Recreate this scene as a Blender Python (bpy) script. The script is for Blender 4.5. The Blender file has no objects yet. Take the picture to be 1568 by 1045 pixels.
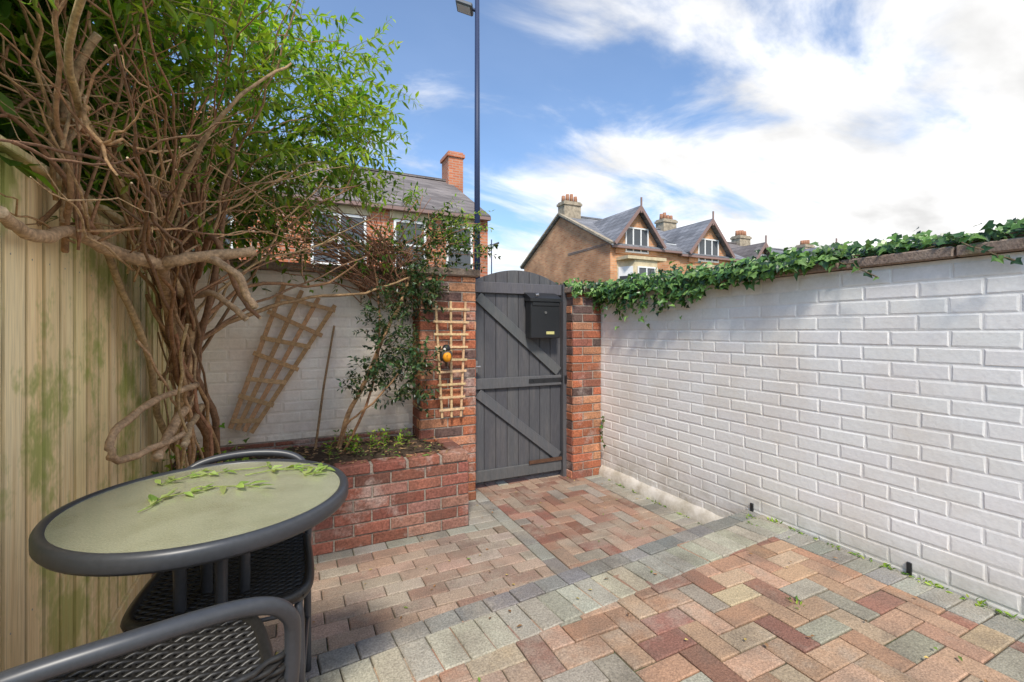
import bpy, math, random
from mathutils import Vector, Matrix, noise
R=random.Random(7)
S=bpy.context.scene
V=Vector
# ---------------------------------------------------------------- helpers
class MB:
    def __init__(s): s.v=[];s.f=[];s.c=[];s.m=[]
    def add(s,vs,fs,col=(1,1,1),mi=0):
        b=len(s.v); s.v.extend([tuple(p) for p in vs])
        for f in fs:
            s.f.append(tuple(i+b for i in f)); s.c.append(col); s.m.append(mi)
    def box(s,lo,hi,col=(1,1,1),mi=0,ch=0.0):
        x0,y0,z0=lo;x1,y1,z1=hi
        if ch<=0:
            s.add([(x0,y0,z0),(x1,y0,z0),(x1,y1,z0),(x0,y1,z0),(x0,y0,z1),(x1,y0,z1),(x1,y1,z1),(x0,y1,z1)],
              [(0,3,2,1),(4,5,6,7),(0,1,5,4),(1,2,6,5),(2,3,7,6),(3,0,4,7)],col,mi)
        else:
            s.obox(V(((x0+x1)/2,(y0+y1)/2,(z0+z1)/2)),V((1,0,0)),V((0,1,0)),V((0,0,1)),(x1-x0)/2,(y1-y0)/2,(z1-z0)/2,col,mi,ch)
    def obox(s,c,ex,ey,ez,a,b,h,col=(1,1,1),mi=0,ch=0.0):
        c=V(c)
        if ch<=0:
            vs=[c+ex*(sx*a)+ey*(sy*b)+ez*(sz*h) for sz in(-1,1) for sx,sy in((-1,-1),(1,-1),(1,1),(-1,1))]
            s.add(vs,[(0,3,2,1),(4,5,6,7),(0,1,5,4),(1,2,6,5),(2,3,7,6),(3,0,4,7)],col,mi);return
        vs=[];idx={}
        for sx in(-1,1):
            for sy in(-1,1):
                for sz in(-1,1):
                    for ax in range(3):
                        A=a-(0 if ax==0 else ch);B=b-(0 if ax==1 else ch);H=h-(0 if ax==2 else ch)
                        idx[(sx,sy,sz,ax)]=len(vs)
                        vs.append(c+ex*(sx*A)+ey*(sy*B)+ez*(sz*H))
        fs=[]
        q=[(-1,-1),(1,-1),(1,1),(-1,1)]
        for sg in(-1,1):
            fs.append([idx[(sg,p,r,0)] for p,r in q][::sg])
            fs.append([idx[(p,sg,r,1)] for p,r in q][::-sg])
            fs.append([idx[(p,r,sg,2)] for p,r in q][::sg])
        for p in(-1,1):
            for r in(-1,1):
                fs.append([idx[(-1,p,r,1)],idx[(1,p,r,1)],idx[(1,p,r,2)],idx[(-1,p,r,2)]][::(-p*r)])
                fs.append([idx[(p,-1,r,0)],idx[(p,1,r,0)],idx[(p,1,r,2)],idx[(p,-1,r,2)]][::(p*r)])
                fs.append([idx[(p,r,-1,0)],idx[(p,r,1,0)],idx[(p,r,1,1)],idx[(p,r,-1,1)]][::(-p*r)])
                for t in(-1,1):
                    k=[idx[(p,r,t,0)],idx[(p,r,t,1)],idx[(p,r,t,2)]]
                    fs.append(k[::(p*r*t)])
        s.add(vs,fs,col,mi)
    def beam(s,p,q,w,t,up=V((0,0,1)),col=(1,1,1),mi=0,ch=0.0):
        p=V(p);q=V(q);e=(q-p);L=e.length;e.normalize()
        sd=e.cross(up)
        if sd.length<1e-4: sd=V((1,0,0))
        sd.normalize();n=sd.cross(e).normalized()
        s.obox((p+q)/2,e,sd,n,L/2,t/2,w/2,col,mi,ch)
    def tube(s,pts,rad,n=6,col=(1,1,1),mi=0,cap=True,capcol=None):
        pts=[V(p) for p in pts];k=len(pts)
        if not isinstance(rad,(list,tuple)): rad=[rad]*k
        b=len(s.v);pn=None
        for i in range(k):
            t=(pts[min(i+1,k-1)]-pts[max(i-1,0)])
            if t.length<1e-7:t=V((0,0,1))
            t.normalize()
            if pn is None:
                a=V((0,0,1)) if abs(t.z)<.9 else V((1,0,0)); pn=(a-t*a.dot(t)).normalized()
            else:
                pn=(pn-t*pn.dot(t))
                pn=pn.normalized() if pn.length>1e-6 else t.orthogonal().normalized()
            bn=t.cross(pn)
            for j in range(n):
                an=2*math.pi*j/n
                s.v.append(tuple(pts[i]+(pn*math.cos(an)+bn*math.sin(an))*rad[i]))
        for i in range(k-1):
            for j in range(n):
                j2=(j+1)%n
                s.f.append((b+i*n+j,b+i*n+j2,b+(i+1)*n+j2,b+(i+1)*n+j));s.c.append(col);s.m.append(mi)
        if cap:
            s.f.append(tuple(b+j for j in range(n))[::-1]);s.c.append(capcol or col);s.m.append(mi)
            s.f.append(tuple(b+(k-1)*n+j for j in range(n)));s.c.append(capcol or col);s.m.append(mi)
    def lathe(s,prof,c,n=48,col=(1,1,1),mi=0):
        b=len(s.v);k=len(prof);c=V(c)
        for r,z in prof:
            for j in range(n):
                a=2*math.pi*j/n; s.v.append((c.x+r*math.cos(a),c.y+r*math.sin(a),c.z+z))
        for i in range(k-1):
            for j in range(n):
                j2=(j+1)%n
                s.f.append((b+i*n+j,b+i*n+j2,b+(i+1)*n+j2,b+(i+1)*n+j));s.c.append(col);s.m.append(mi)
    def build(s,name,mats,parent=None,smooth=False):
        me=bpy.data.meshes.new(name);me.from_pydata(s.v,[],s.f);me.update()
        a=me.attributes.new("Col",'FLOAT_COLOR','FACE')
        buf=[]
        for c in s.c: buf.extend((c[0],c[1],c[2],1.0))
        a.data.foreach_set("color",buf)
        if not isinstance(mats,(list,tuple)):mats=[mats]
        for m in mats: me.materials.append(m)
        me.polygons.foreach_set("material_index",s.m)
        me.polygons.foreach_set("use_smooth",[smooth]*len(s.f))
        o=bpy.data.objects.new(name,me);S.collection.objects.link(o)
        if parent:o.parent=parent
        return o
def empty(name,loc=(0,0,0),rz=0):
    o=bpy.data.objects.new(name,None);o.location=loc;o.rotation_euler=(0,0,rz);S.collection.objects.link(o);return o
def cat(pts,sub=6,closed=False):
    pts=[V(p) for p in pts];n=len(pts);out=[]
    rng=range(n) if closed else range(n-1)
    for i in rng:
        if closed: a,b,c,d=pts[(i-1)%n],pts[i],pts[(i+1)%n],pts[(i+2)%n]
        else: a,b,c,d=pts[max(i-1,0)],pts[i],pts[i+1],pts[min(i+2,n-1)]
        for k in range(sub):
            t=k/sub
            out.append(.5*((2*b)+(c-a)*t+(2*a-5*b+4*c-d)*t*t+(3*b-a-3*c+d)*t**3))
    out.append(pts[0].copy() if closed else pts[-1]); return out
def vary(c,a=.15,h=.05):
    k=1+R.uniform(-a,a);return tuple(max(0,x*k*(1+R.uniform(-h,h))) for x in c)
# ---------------------------------------------------------------- materials
def mat(name,base=None,rough=.8,bump=0.0,bscale=60,stain=None,sscale=3,samt=.5,spec=.3,metal=0,fine=.25,fscale=90,transl=0,grads=(),coat=0,stretch=None,moss=None,mossobj=False):
    m=bpy.data.materials.new(name);m.use_nodes=True;nt=m.node_tree;N=nt.nodes;L=nt.links
    b=N['Principled BSDF'];out=N['Material Output']
    if base is None:
        at=N.new('ShaderNodeAttribute');at.attribute_name='Col';cur=at.outputs['Color']
    else:
        rg=N.new('ShaderNodeRGB');rg.outputs[0].default_value=(*base,1);cur=rg.outputs[0]
    tc=N.new('ShaderNodeTexCoord');co=tc.outputs['Object'];co0=co
    if stretch:
        mp=N.new('ShaderNodeMapping');mp.inputs['Scale'].default_value=stretch;L.new(co,mp.inputs[0]);co=mp.outputs[0]
    def nz(sc,det=4,rg=.6,c=None):
        n=N.new('ShaderNodeTexNoise');n.inputs['Scale'].default_value=sc;n.inputs['Detail'].default_value=det;n.inputs['Roughness'].default_value=rg
        L.new(c or co,n.inputs['Vector']);return n.outputs['Fac']
    def mix(f,a,bc,mode='MIX'):
        x=N.new('ShaderNodeMix');x.data_type='RGBA';x.blend_type=mode
        if isinstance(f,float):x.inputs[0].default_value=f
        else:L.new(f,x.inputs[0])
        for sk,val in((6,a),(7,bc)):
            if isinstance(val,tuple):x.inputs[sk].default_value=(*val,1)
            else:L.new(val,x.inputs[sk])
        return x.outputs[2]
    def ramp(f,a,bq,c0=0,c1=1):
        r=N.new('ShaderNodeMapRange');r.inputs[1].default_value=a;r.inputs[2].default_value=bq;r.inputs[3].default_value=c0;r.inputs[4].default_value=c1
        L.new(f,r.inputs[0]);return r.outputs[0]
    if stain: cur=mix(ramp(nz(sscale),.45,.72,0,samt),cur,stain)
    if moss: cur=mix(ramp(nz(moss[1],5,.7,co0 if mossobj else None),moss[2],moss[2]+.12,0,moss[3]),cur,moss[0])
    if fine:
        f=nz(fscale,2,.7); g=ramp(f,.3,.7,1-fine,1+fine)
        cc=N.new('ShaderNodeCombineColor');[L.new(g,cc.inputs[i]) for i in range(3)]
        cur=mix(1.0,cur,cc.outputs[0],'MULTIPLY')
    for grad in grads:
        ge=N.new('ShaderNodeNewGeometry');sp=N.new('ShaderNodeSeparateXYZ');L.new(ge.outputs['Position'],sp.inputs[0])
        a=ramp(sp.outputs[2],grad[0],grad[1],1,0)
        n2=ramp(nz(7,5,.7),.35,.65,.15,1.0)
        mm=N.new('ShaderNodeMath');mm.operation='MULTIPLY';L.new(a,mm.inputs[0]);L.new(n2,mm.inputs[1])
        m3=N.new('ShaderNodeMath');m3.operation='MULTIPLY';L.new(mm.outputs[0],m3.inputs[0]);m3.inputs[1].default_value=grad[3]
        cur=mix(m3.outputs[0],cur,grad[2])
    L.new(cur,b.inputs['Base Color'])
    b.inputs['Roughness'].default_value=rough;b.inputs['Specular IOR Level'].default_value=spec;b.inputs['Metallic'].default_value=metal
    b.inputs['Coat Weight'].default_value=coat
    if bump:
        bp=N.new('ShaderNodeBump');bp.inputs['Strength'].default_value=bump;bp.inputs['Distance'].default_value=.006
        L.new(nz(bscale,3,.65),bp.inputs['Height']);L.new(bp.outputs[0],b.inputs['Normal'])
    if transl:
        t=N.new('ShaderNodeBsdfTranslucent');ms=N.new('ShaderNodeMixShader');ms.inputs[0].default_value=transl
        tcx=mix(1.0,cur,(1.6,1.7,.7),'MULTIPLY');L.new(tcx,t.inputs[0])
        L.new(b.outputs[0],ms.inputs[1]);L.new(t.outputs[0],ms.inputs[2]);L.new(ms.outputs[0],out.inputs[0])
    return m
M_paver=mat('paver',rough=.85,bump=.7,bscale=120,stain=(.14,.115,.09),sscale=4,samt=.6,fine=.34,fscale=150,moss=((.38,.33,.26),2.3,.49,.45))
M_sand=mat('joint_sand',(.11,.09,.065),rough=.95,bump=.6,bscale=200,fine=.4,moss=((.06,.09,.03),4,.5,.8))
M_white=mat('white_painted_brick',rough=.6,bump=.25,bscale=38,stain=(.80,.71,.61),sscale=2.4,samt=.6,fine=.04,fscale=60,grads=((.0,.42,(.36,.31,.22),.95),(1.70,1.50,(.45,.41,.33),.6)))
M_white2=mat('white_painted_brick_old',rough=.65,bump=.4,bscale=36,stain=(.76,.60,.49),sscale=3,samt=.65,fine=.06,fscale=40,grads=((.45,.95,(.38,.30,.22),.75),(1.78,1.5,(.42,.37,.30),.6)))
M_brick=mat('red_brick',rough=.85,bump=.9,bscale=90,stain=(.13,.08,.06),sscale=6,samt=.5,fine=.38,fscale=70,moss=((.54,.45,.40),3.5,.54,.45))
M_mortar=mat('mortar',(.34,.29,.24),rough=.95,bump=.8,bscale=120,fine=.3,stain=(.15,.12,.10),sscale=5)
M_coping=mat('coping',(.25,.18,.14),rough=.9,bump=.8,bscale=60,fine=.3,stain=(.36,.30,.24),sscale=8,moss=((.12,.13,.06),6,.55,.6))
M_gate=mat('grey_paint',rough=.5,bump=.35,bscale=50,fine=.14,fscale=20,stretch=(6,6,.6),stain=(.14,.13,.125),sscale=4,samt=.55)
M_fence=mat('pine_fence',rough=.75,bump=.4,bscale=26,fine=.16,fscale=24,stretch=(6,6,.25),stain=(.66,.44,.18),sscale=4,samt=.65,moss=((.34,.38,.10),2.8,.50,.85),mossobj=True,grads=((.2,.95,(.60,.40,.17),.5),))
M_wood=mat('weathered_wood',rough=.8,bump=.4,bscale=60,fine=.3,fscale=60)
M_black=mat('black_metal',(.018,.019,.021),rough=.35,spec=.5,fine=.1)
M_frame=mat('grey_powder_coated_tube',(.045,.048,.055),rough=.38,spec=.5,fine=.1)
M_rattan=mat('rattan',(.022,.021,.02),rough=.4,spec=.5,fine=.3,fscale=120)
M_glass=mat('frosted_table_glass',(.38,.38,.255),rough=.16,spec=.6,fine=.16,fscale=300,bump=.3,bscale=230,stain=(.27,.265,.16),sscale=7,samt=.7,coat=.5)
M_bark=mat('bark',rough=.85,bump=.9,bscale=70,fine=.35,fscale=60,stain=(.14,.09,.055),sscale=14,samt=.5)
M_leaf=mat('leaf',rough=.45,spec=.4,fine=0,transl=.42)
M_dleaf=mat('dark_leaf',rough=.35,spec=.5,fine=0,transl=.15)
M_soil=mat('soil',(.065,.044,.03),rough=1,bump=1,bscale=70,fine=.5,fscale=60)
M_litter=mat('leaf_litter',rough=.9,fine=.3)
M_metal=mat('steel',(.35,.34,.33),rough=.35,metal=.9,fine=.15)
M_any=mat('painted_detail',rough=.5,fine=.08)
M_asph=mat('asphalt',(.055,.055,.055),rough=.95,fine=.3,fscale=20)
M_grass=mat('verge',(.09,.11,.05),rough=1,fine=.4,fscale=3)
M_pave=mat('pavement',(.25,.24,.22),rough=.9,fine=.2,fscale=5)
def hbrick(name,c1,c2,mo,sc=1,bw=.225,bh=.075,ms=.01):
    m=bpy.data.materials.new(name);m.use_nodes=True;nt=m.node_tree;N=nt.nodes;L=nt.links;b=N['Principled BSDF']
    tc=N.new('ShaderNodeTexCoord');sp=N.new('ShaderNodeSeparateXYZ');L.new(tc.outputs['Object'],sp.inputs[0])
    ad=N.new('ShaderNodeMath');L.new(sp.outputs[0],ad.inputs[0]);L.new(sp.outputs[1],ad.inputs[1])
    cb=N.new('ShaderNodeCombineXYZ');L.new(ad.outputs[0],cb.inputs[0]);L.new(sp.outputs[2],cb.inputs[1])
    br=N.new('ShaderNodeTexBrick');L.new(cb.outputs[0],br.inputs[0]);br.inputs['Scale'].default_value=sc
    br.inputs['Color1'].default_value=(*c1,1);br.inputs['Color2'].default_value=(*c2,1);br.inputs['Mortar'].default_value=(*mo,1)
    br.inputs['Brick Width'].default_value=bw;br.inputs['Row Height'].default_value=bh;br.inputs['Mortar Size'].default_value=ms
    n=N.new('ShaderNodeTexNoise');n.inputs['Scale'].default_value=.9;n.inputs['Detail'].default_value=5;L.new(tc.outputs['Object'],n.inputs[0])
    r=N.new('ShaderNodeMapRange');r.inputs[1].default_value=.3;r.inputs[2].default_value=.7;r.inputs[3].default_value=.7;r.inputs[4].default_value=1.3;L.new(n.outputs[0],r.inputs[0])
    cc=N.new('ShaderNodeCombineColor');[L.new(r.outputs[0],cc.inputs[i]) for i in range(3)]
    x=N.new('ShaderNodeMix');x.data_type='RGBA';x.blend_type='MULTIPLY';x.inputs[0].default_value=1;L.new(br.outputs[0],x.inputs[6]);L.new(cc.outputs[0],x.inputs[7])
    L.new(x.outputs[2],b.inputs['Base Color']);b.inputs['Roughness'].default_value=.85;return m
M_hb=hbrick('house_brick',(.48,.20,.085),(.60,.31,.15),(.44,.32,.22),1,.3,.1,.010)
M_hb2=hbrick('house_brick_red',(.42,.12,.055),(.52,.19,.09),(.38,.28,.22),1,.3,.1,.012)
M_slate=hbrick('slate_roof',(.15,.155,.17),(.24,.24,.255),(.09,.09,.10),1,.35,.22,.012)
M_slate2=hbrick('brown_slate_roof',(.14,.12,.115),(.21,.185,.175),(.09,.08,.08),1,.35,.22,.012)
M_stone=mat('sandstone',(.58,.48,.31),rough=.9,fine=.2,fscale=4)
M_trim=mat('bargeboard_paint',(.26,.17,.15),rough=.6,fine=.1)
M_hwhite=mat('white_joinery',(.78,.78,.76),rough=.5,fine=.05)
M_wglass=mat('window_glass',(.05,.06,.07),rough=.08,spec=.8,fine=.1)
M_chim=mat('chimney_pot',(.36,.18,.11),rough=.9,fine=.2,fscale=8)
M_cstone=mat('chimney_stone',(.36,.30,.22),rough=.9,fine=.35,fscale=5)
# ---------------------------------------------------------------- brick laying
def brickwork(mb,o,ex,n,L,H,colf,bw=.215,bh=.065,mo=.010,ch=.004,proud=.006,off=0.0,phase=0,jit=.0014):
    o=V(o);ex=V(ex);n=V(n);ez=V((0,0,1));row=0;z=0.0
    while z<H-.015:
        h=min(bh,H-z); x=-(bw+mo)*(.5 if (row+phase)%2 else 0)+off+R.uniform(-3,3)*jit
        while x<L:
            a=max(x,0);b=min(x+bw,L)
            if b-a>.015:
                j=lambda:R.uniform(-jit,jit)
                p=proud*(1+R.uniform(-.35,.35))
                hh=(b-a)/2
                col=colf(row,a)
                vs=[];
                for d,ins in((-.02,0),(p*.1,0),(p,ch)):
                    for sx,sz in((-1,-1),(1,-1),(1,1),(-1,1)):
                        vs.append(o+ex*((a+b)/2+sx*(hh-ins)+(j() if d>0 else 0))+ez*(z+h/2+sz*(h/2-ins)+(j() if d>0 else 0))+n*(d))
                cr=ex.cross(ez).dot(n)
                fs=[(8,9,10,11)]
                for k in(0,4):
                    for q in range(4):
                        q2=(q+1)%4; fs.append((k+q,k+q2,k+4+q2,k+4+q))
                if cr<0: fs=[f[::-1] for f in fs]
                mb.add(vs,fs,col)
            x+=bw+mo
        z+=bh+mo;row+=1
wc=lambda r,a:vary((.90,.87,.83),.018,.008)
wc2=lambda r,a:vary((.87,.79,.72),.035,.012)
def rc(r,a):
    k=R.random()
    if k<.5:return vary((.36,.12,.06),.25)
    if k<.72:return vary((.45,.20,.11),.2)
    if k<.86:return vary((.24,.09,.06),.3)
    return vary((.12,.075,.065),.3)
def rcp(r,a):
    k=R.random()
    if k<.55:return vary((.25,.095,.067),.2)
    if k<.85:return vary((.31,.155,.115),.2)
    return vary((.18,.08,.06),.3)
# right wall ------------------------------------------------
W=empty('white_brick_wall')
mb=MB();brickwork(mb,(2.61,-1.6,0.0),(0,1,0),(-1,0,0),5.1,1.66,wc,ch=.006,proud=.0018,jit=.0024,mo=.008,bh=.067)
mb.build('bricks',M_white,W,False)
mb=MB();mb.box((2.6105,-1.6,-.1),(2.83,3.5,1.66),(.88,.85,.81));mb.build('wall_core',M_white,W)
mb=MB();y=-1.6
while y<3.42:
    l=R.uniform(.38,.46);mb.box((2.575,y,1.664),(2.87,y+l-.008,1.715+R.uniform(-.003,.003)),(1,1,1),0,.006);y+=l
mb.build('coping',M_coping,W)
mb=MB()
k=40
vs=[];fs=[]
for i in range(k+1):
    yy=1.86+(3.45-1.86)*i/k
    n1=noise.noise(V((yy*6,0,0)))*.012;n2=noise.noise(V((yy*9,5,0)))*.018
    vs+= [(2.57+n1,yy,-.01),(2.575+n1,yy,.05+n2),(2.60,yy,.085+n2),(2.615,yy,.10+n2)]
for i in range(k):
    for q in range(3):
        a=i*4+q;fs.append((a,a+4,a+5,a+1))
mb.add(vs,fs,(.78,.73,.66));mb.build('render_plinth',M_white,W,True)
# back wall -------------------------------------------------
W=empty('white_brick_wall.001')
mb=MB();brickwork(mb,(-.72,3.6,.47),(1,0,0),(0,-1,0),1.62,1.29,wc2,ch=.006,proud=.0025,jit=.002);mb.build('bricks',M_white2,W)
mb=MB();mb.box((-.72,3.6005,0),(.90,3.8,1.765),(.82,.75,.68));mb.build('wall_core',M_white2,W)
mb=MB();brickwork(mb,(-.66,3.55,.47),(1,0,0),(0,-1,0),1.5,.10,rcp);mb.box((-.66,3.552,.4),(.86,3.598,.572),(.3,.26,.22));mb.build('brick_footing',M_brick,W)
mb=MB();x=-.75
while x<.86:
    l=min(.45,.87-x);mb.box((x,3.55,1.768),(x+l-.008,3.86,1.825),(1,1,1),0,.008);x+=.45
mb.build('coping',M_coping,W)
# pillars ---------------------------------------------------
def pillar(name,x0,x1,y0,y1,z0,z1,cap):
    P=empty(name);mb=MB()
    brickwork(mb,(x0,y0,z0),(1,0,0),(0,-1,0),x1-x0,z1-z0,rc)
    brickwork(mb,(x0,y1,z0),(0,-1,0),(-1,0,0),y1-y0,z1-z0,rc,phase=1)
    brickwork(mb,(x1,y0,z0),(0,1,0),(1,0,0),y1-y0,z1-z0,rc,phase=1)
    mb.build('bricks',M_brick,P)
    mb=MB();mb.box((x0+.001,y0+.001,z0),(x1-.001,y1-.001,z1));mb.build('mortar_core',M_mortar,P)
    if cap:
        mb=MB();mb.box((x0-.03,y0-.035,z1+.002),(x1+.03,y1+.03,z1+.062),(1,1,1),0,.01);mb.build('cap_stone',M_coping,P)
pillar('brick_pillar',.875,1.32,3.385,3.8,0,1.765,True)
pillar('brick_pillar.001',2.292,2.60,3.46,3.8,0,1.68,True)
# planter ----------------------------------------------------
P=empty('brick_planter')
mb=MB();brickwork(mb,(-.66,2.96,.0),(1,0,0),(0,-1,0),1.76,.445,rcp)
brickwork(mb,(1.10,2.96,.0),(0,1,0),(1,0,0),.42,.445,rcp,phase=1)
x=-.66
while x<1.09:
    w=min(.215,1.105-x);mb.box((x,2.945,.452),(x+w-.010,3.06,.512+R.uniform(-.002,.002)),rcp(0,0),0,.006);x+=.225
y=3.07
while y<3.37:
    mb.box((.995,y,.452),(1.105,min(y+.205,3.375),.512),rcp(0,0),0,.006);y+=.215
mb.build('bricks',M_brick,P)
mb=MB();mb.box((-.66,2.963,-.05),(1.097,3.055,.449));mb.box((.99,3.06,-.05),(1.097,3.38,.449));mb.box((-.66,2.96,.449),(1.09,3.045,.500));mb.build('mortar',M_mortar,P)
mb=MB();nx,ny=60,20;vs=[];fs=[]
for i in range(nx+1):
    for j in range(ny+1):
        X=-.66+1.66*i/nx;Y=3.05+.52*j/ny
        vs.append((X,Y,.475+.05*j/ny+.03*noise.noise(V((X*6,Y*6,0)))+.012*noise.noise(V((X*25,Y*25,3)))))
for i in range(nx):
    for j in range(ny):
        a=i*(ny+1)+j;fs.append((a,a+ny+1,a+ny+2,a+1))
mb.add(vs,fs);mb.build('soil',M_soil,P,True)
# ---------------------------------------------------------------- paving
UP=.205
def paver(mb,x0,x1,y0,y1,z,col,ex=V((1,0,0)),ey=V((0,1,0)),o=V((0,0,0)),g=.0018):
    x0+=g+R.uniform(0,.0012);x1-=g+R.uniform(0,.0012);y0+=g+R.uniform(0,.0012);y1-=g+R.uniform(0,.0012)
    if x1-x0<.02 or y1-y0<.02:return
    z=z+R.uniform(-.0022,.0022);tx=R.uniform(-.005,.005);ty=R.uniform(-.005,.005)
    ch=.0045
    vs=[];cx=(x0+x1)/2;cy=(y0+y1)/2
    for dz,ins in((-.05,0),(-ch*.8,0),(0,ch)):
        for a,b in((x0+ins,y0+ins),(x1-ins,y0+ins),(x1-ins,y1-ins),(x0+ins,y1-ins)):
            q=o+ex*a+ey*b; vs.append((q.x,q.y,z+dz+tx*(a-cx)*4+ty*(b-cy)*4))
    fs=[(8,9,10,11)]
    for k in(0,4):
        for q in range(4):
            q2=(q+1)%4;fs.append((k+q,k+q2,k+4+q2,k+4+q))
    mb.add(vs,fs,col)
def pick(pal):
    t=sum(p[0] for p in pal);k=R.random()*t
    for w,c in pal:
        k-=w
        if k<=0:return vary(tuple(x*.80 for x in c),.14,.04)
    return pal[-1][1]
UPAL=[(3,(.54,.345,.225)),(2.6,(.48,.275,.175)),(2,(.55,.41,.27)),(1.6,(.34,.17,.12)),(1.5,(.41,.365,.28))]
LPAL=[(3,(.40,.235,.165)),(2,(.30,.145,.105)),(2,(.44,.305,.225)),(1,(.37,.325,.265))]
SPAL=[(3,(.48,.345,.265)),(2,(.41,.27,.20)),(2,(.46,.38,.30)),(1,(.33,.23,.18))]
GPAL=[(3,(.34,.325,.28)),(2,(.40,.38,.325)),(1,(.27,.255,.22))]
YPAL=[(3,(.50,.46,.355)),(2,(.45,.42,.335)),(1,(.52,.44,.32))]
DPAL=[(3,(.25,.24,.22)),(2,(.30,.285,.255))]
def herring(mb,X0,X1,Y0,Y1,z,pal,keep):
    u=.1
    for i in range(-40,60):
        for j in range(-40,60):
            k=(i-j)%4
            if k==0: rr=(i*u,(i+2)*u,j*u,(j+1)*u)
            elif k==3: rr=(i*u,(i+1)*u,j*u,(j+2)*u)
            else: continue
            a,b,c,d=rr
            a+=X0;b+=X0;c+=Y0;d+=Y0
            a2,b2,c2,d2=max(a,X0),min(b,X1),max(c,Y0),min(d,Y1)
            if b2-a2<.02 or d2-c2<.02: continue
            if keep((a2+b2)/2,(c2+d2)/2): paver(mb,a2,b2,c2,d2,z,pick(pal))
E0=1.73;ES=.085
edge=lambda x:E0+ES*x
PV=empty('brick_paving')
mb=MB()
herring(mb,-.66,2.415,-1.0,2.2,UP,UPAL,lambda x,y:y<edge(x)-.17)
yy=-1.0
while yy<1.9:
    if yy+.05<edge(2.5)-.2: paver(mb,2.415,2.60,yy,yy+.1,UP+.001,pick(GPAL))
    yy+=.1
ex=V((1,ES,0)).normalized();ey=V((-ex.y,ex.x,0));o=V((0,E0,0))
s=-.66
while s<2.62:
    paver(mb,s,s+.1,-.30,-.10,UP+.005,pick(YPAL),ex,ey,o)
    s+=.1
s=-.70
while s<2.62:
    paver(mb,s,s+.13,-.10,.0,UP+.005,pick(DPAL),ex,ey,o)
    s+=.13
mb.build('upper_pavers',M_paver,PV)
mb=MB()
herring(mb,1.42,2.41,1.7,3.72,0,LPAL,lambda x,y:y>edge(x)-.05)
yy=1.7
while yy<3.46:
    paver(mb,2.41,2.59,yy,yy+.1,.001,pick(GPAL));yy+=.1
yy=1.72
while yy<3.6:
    paver(mb,1.32,1.42,yy,yy+.2,.001,pick(GPAL));yy+=.2
r=0;yy=1.66
while yy<2.95:
    xx=-.66-(.1 if r%2 else 0)
    while xx<1.32:
        paver(mb,max(xx,-.66),min(xx+.2,1.32),yy,yy+.1,0,pick(SPAL if yy<2.8 else GPAL));xx+=.2
    yy+=.1;r+=1
yy=2.96
while yy<3.38:
    paver(mb,1.11,1.32,yy,yy+.1,0,pick(GPAL));yy+=.1
mb.build('lower_pavers',M_paver,PV)
mb=MB()
mb.add([(-.7,1.5,-.009),(2.65,1.5,-.009),(2.65,3.9,-.009),(-.7,3.9,-.009)],[(0,1,2,3)])
mb.add([(-.7,-1.6,UP-.009),(2.65,-1.6,UP-.009),(2.65,edge(2.65)-.005,UP-.009),(-.7,edge(-.7)-.005,UP-.009)],[(0,1,2,3)])
mb.build('joint_sand',M_sand,PV)
mb=MB();s=-.7
while s<2.62:
    a=o+ex*(s+.002);b=o+ex*(s+.213)
    mb.add([(a.x,a.y-.003,-.02),(b.x,b.y-.003,-.02),(b.x,b.y-.003,UP-.03),(a.x,a.y-.003,UP-.03)],[(3,2,1,0)],pick(GPAL));s+=.215
mb.build('step_riser',M_paver,PV)
# ground beyond ----------------------------------------------------
mb=MB();mb.add([(-900,-900,-.14),(900,-900,-.14),(900,900,-.14),(-900,900,-.14)],[(0,1,2,3)]);mb.build('ground',M_grass)
mb=MB();mb.add([(-80,6.2,-.12),(120,6.2,-.12),(120,12.2,-.12),(-80,12.2,-.12)],[(0,1,2,3)]);mb.build('road',M_asph)
mb=MB();mb.box((-80,3.9,-.13),(120,6.195,-.02));mb.box((-80,12.205,-.13),(120,13.6,.0));mb.build('pavement',M_pave)
# ---------------------------------------------------------------- timber fence
F=empty('timber_fence');mb=MB();nl=MB()
y=.3
while y<3.6:
    w=R.uniform(.098,.114);c=vary(R.choice([(.94,.79,.48),(.88,.71,.41),(.95,.83,.56),(.82,.68,.40)]),.08,.03)
    c=tuple(min(.97,q) for q in c)
    h=1.80+R.uniform(-.006,.006)
    x=-.672+R.uniform(-.0015,.0015);e=.009
    mb.add([(x+e,y,.16),(x+.003,y+w,.16),(x+.003,y+w,h),(x+e,y,h),(x,y,.16),(x-.008,y+w,.16),(x-.008,y+w,h),(x,y,h)],
     [(0,1,2,3),(3,2,6,7),(1,5,6,2),(5,4,7,6)],c)
    mb.add([(x+e,y,.16),(x+e,y,h),(x,y,h),(x,y,.16)],[(0,1,2,3)],tuple(q*.7 for q in c))  # board edge coloured darker, standing in for the overlap shadow
    mb.add([(x+.0028,y+w,.16),(x+.0028,y+w,h),(x-.012,y+w+.004,h),(x-.012,y+w+.004,.16)],[(0,1,2,3)],(.10,.07,.03))  # dark strip in the gap, a painted shadow line between boards
    for z in(.55,1.55): nl.tube([(x+e-.008,y+.03,z),(x+e-.0012,y+.03,z)],.003,6)
    y+=w+.003
mb.build('feather_edge_boards',M_fence,F);nl.build('nails',M_metal,F)
mb=MB();mb.box((-.70,.3,1.808),(-.64,3.6,1.83),(.80,.66,.42),0,.003);mb.box((-.70,.3,0),(-.655,3.6,.158),(.66,.54,.33),0,.004)
for z in(.5,1.5):mb.box((-.75,.3,z),(-.69,3.6,z+.08),(.5,.38,.2))
mb.build('capping_and_gravel_board',M_fence,F)
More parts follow.
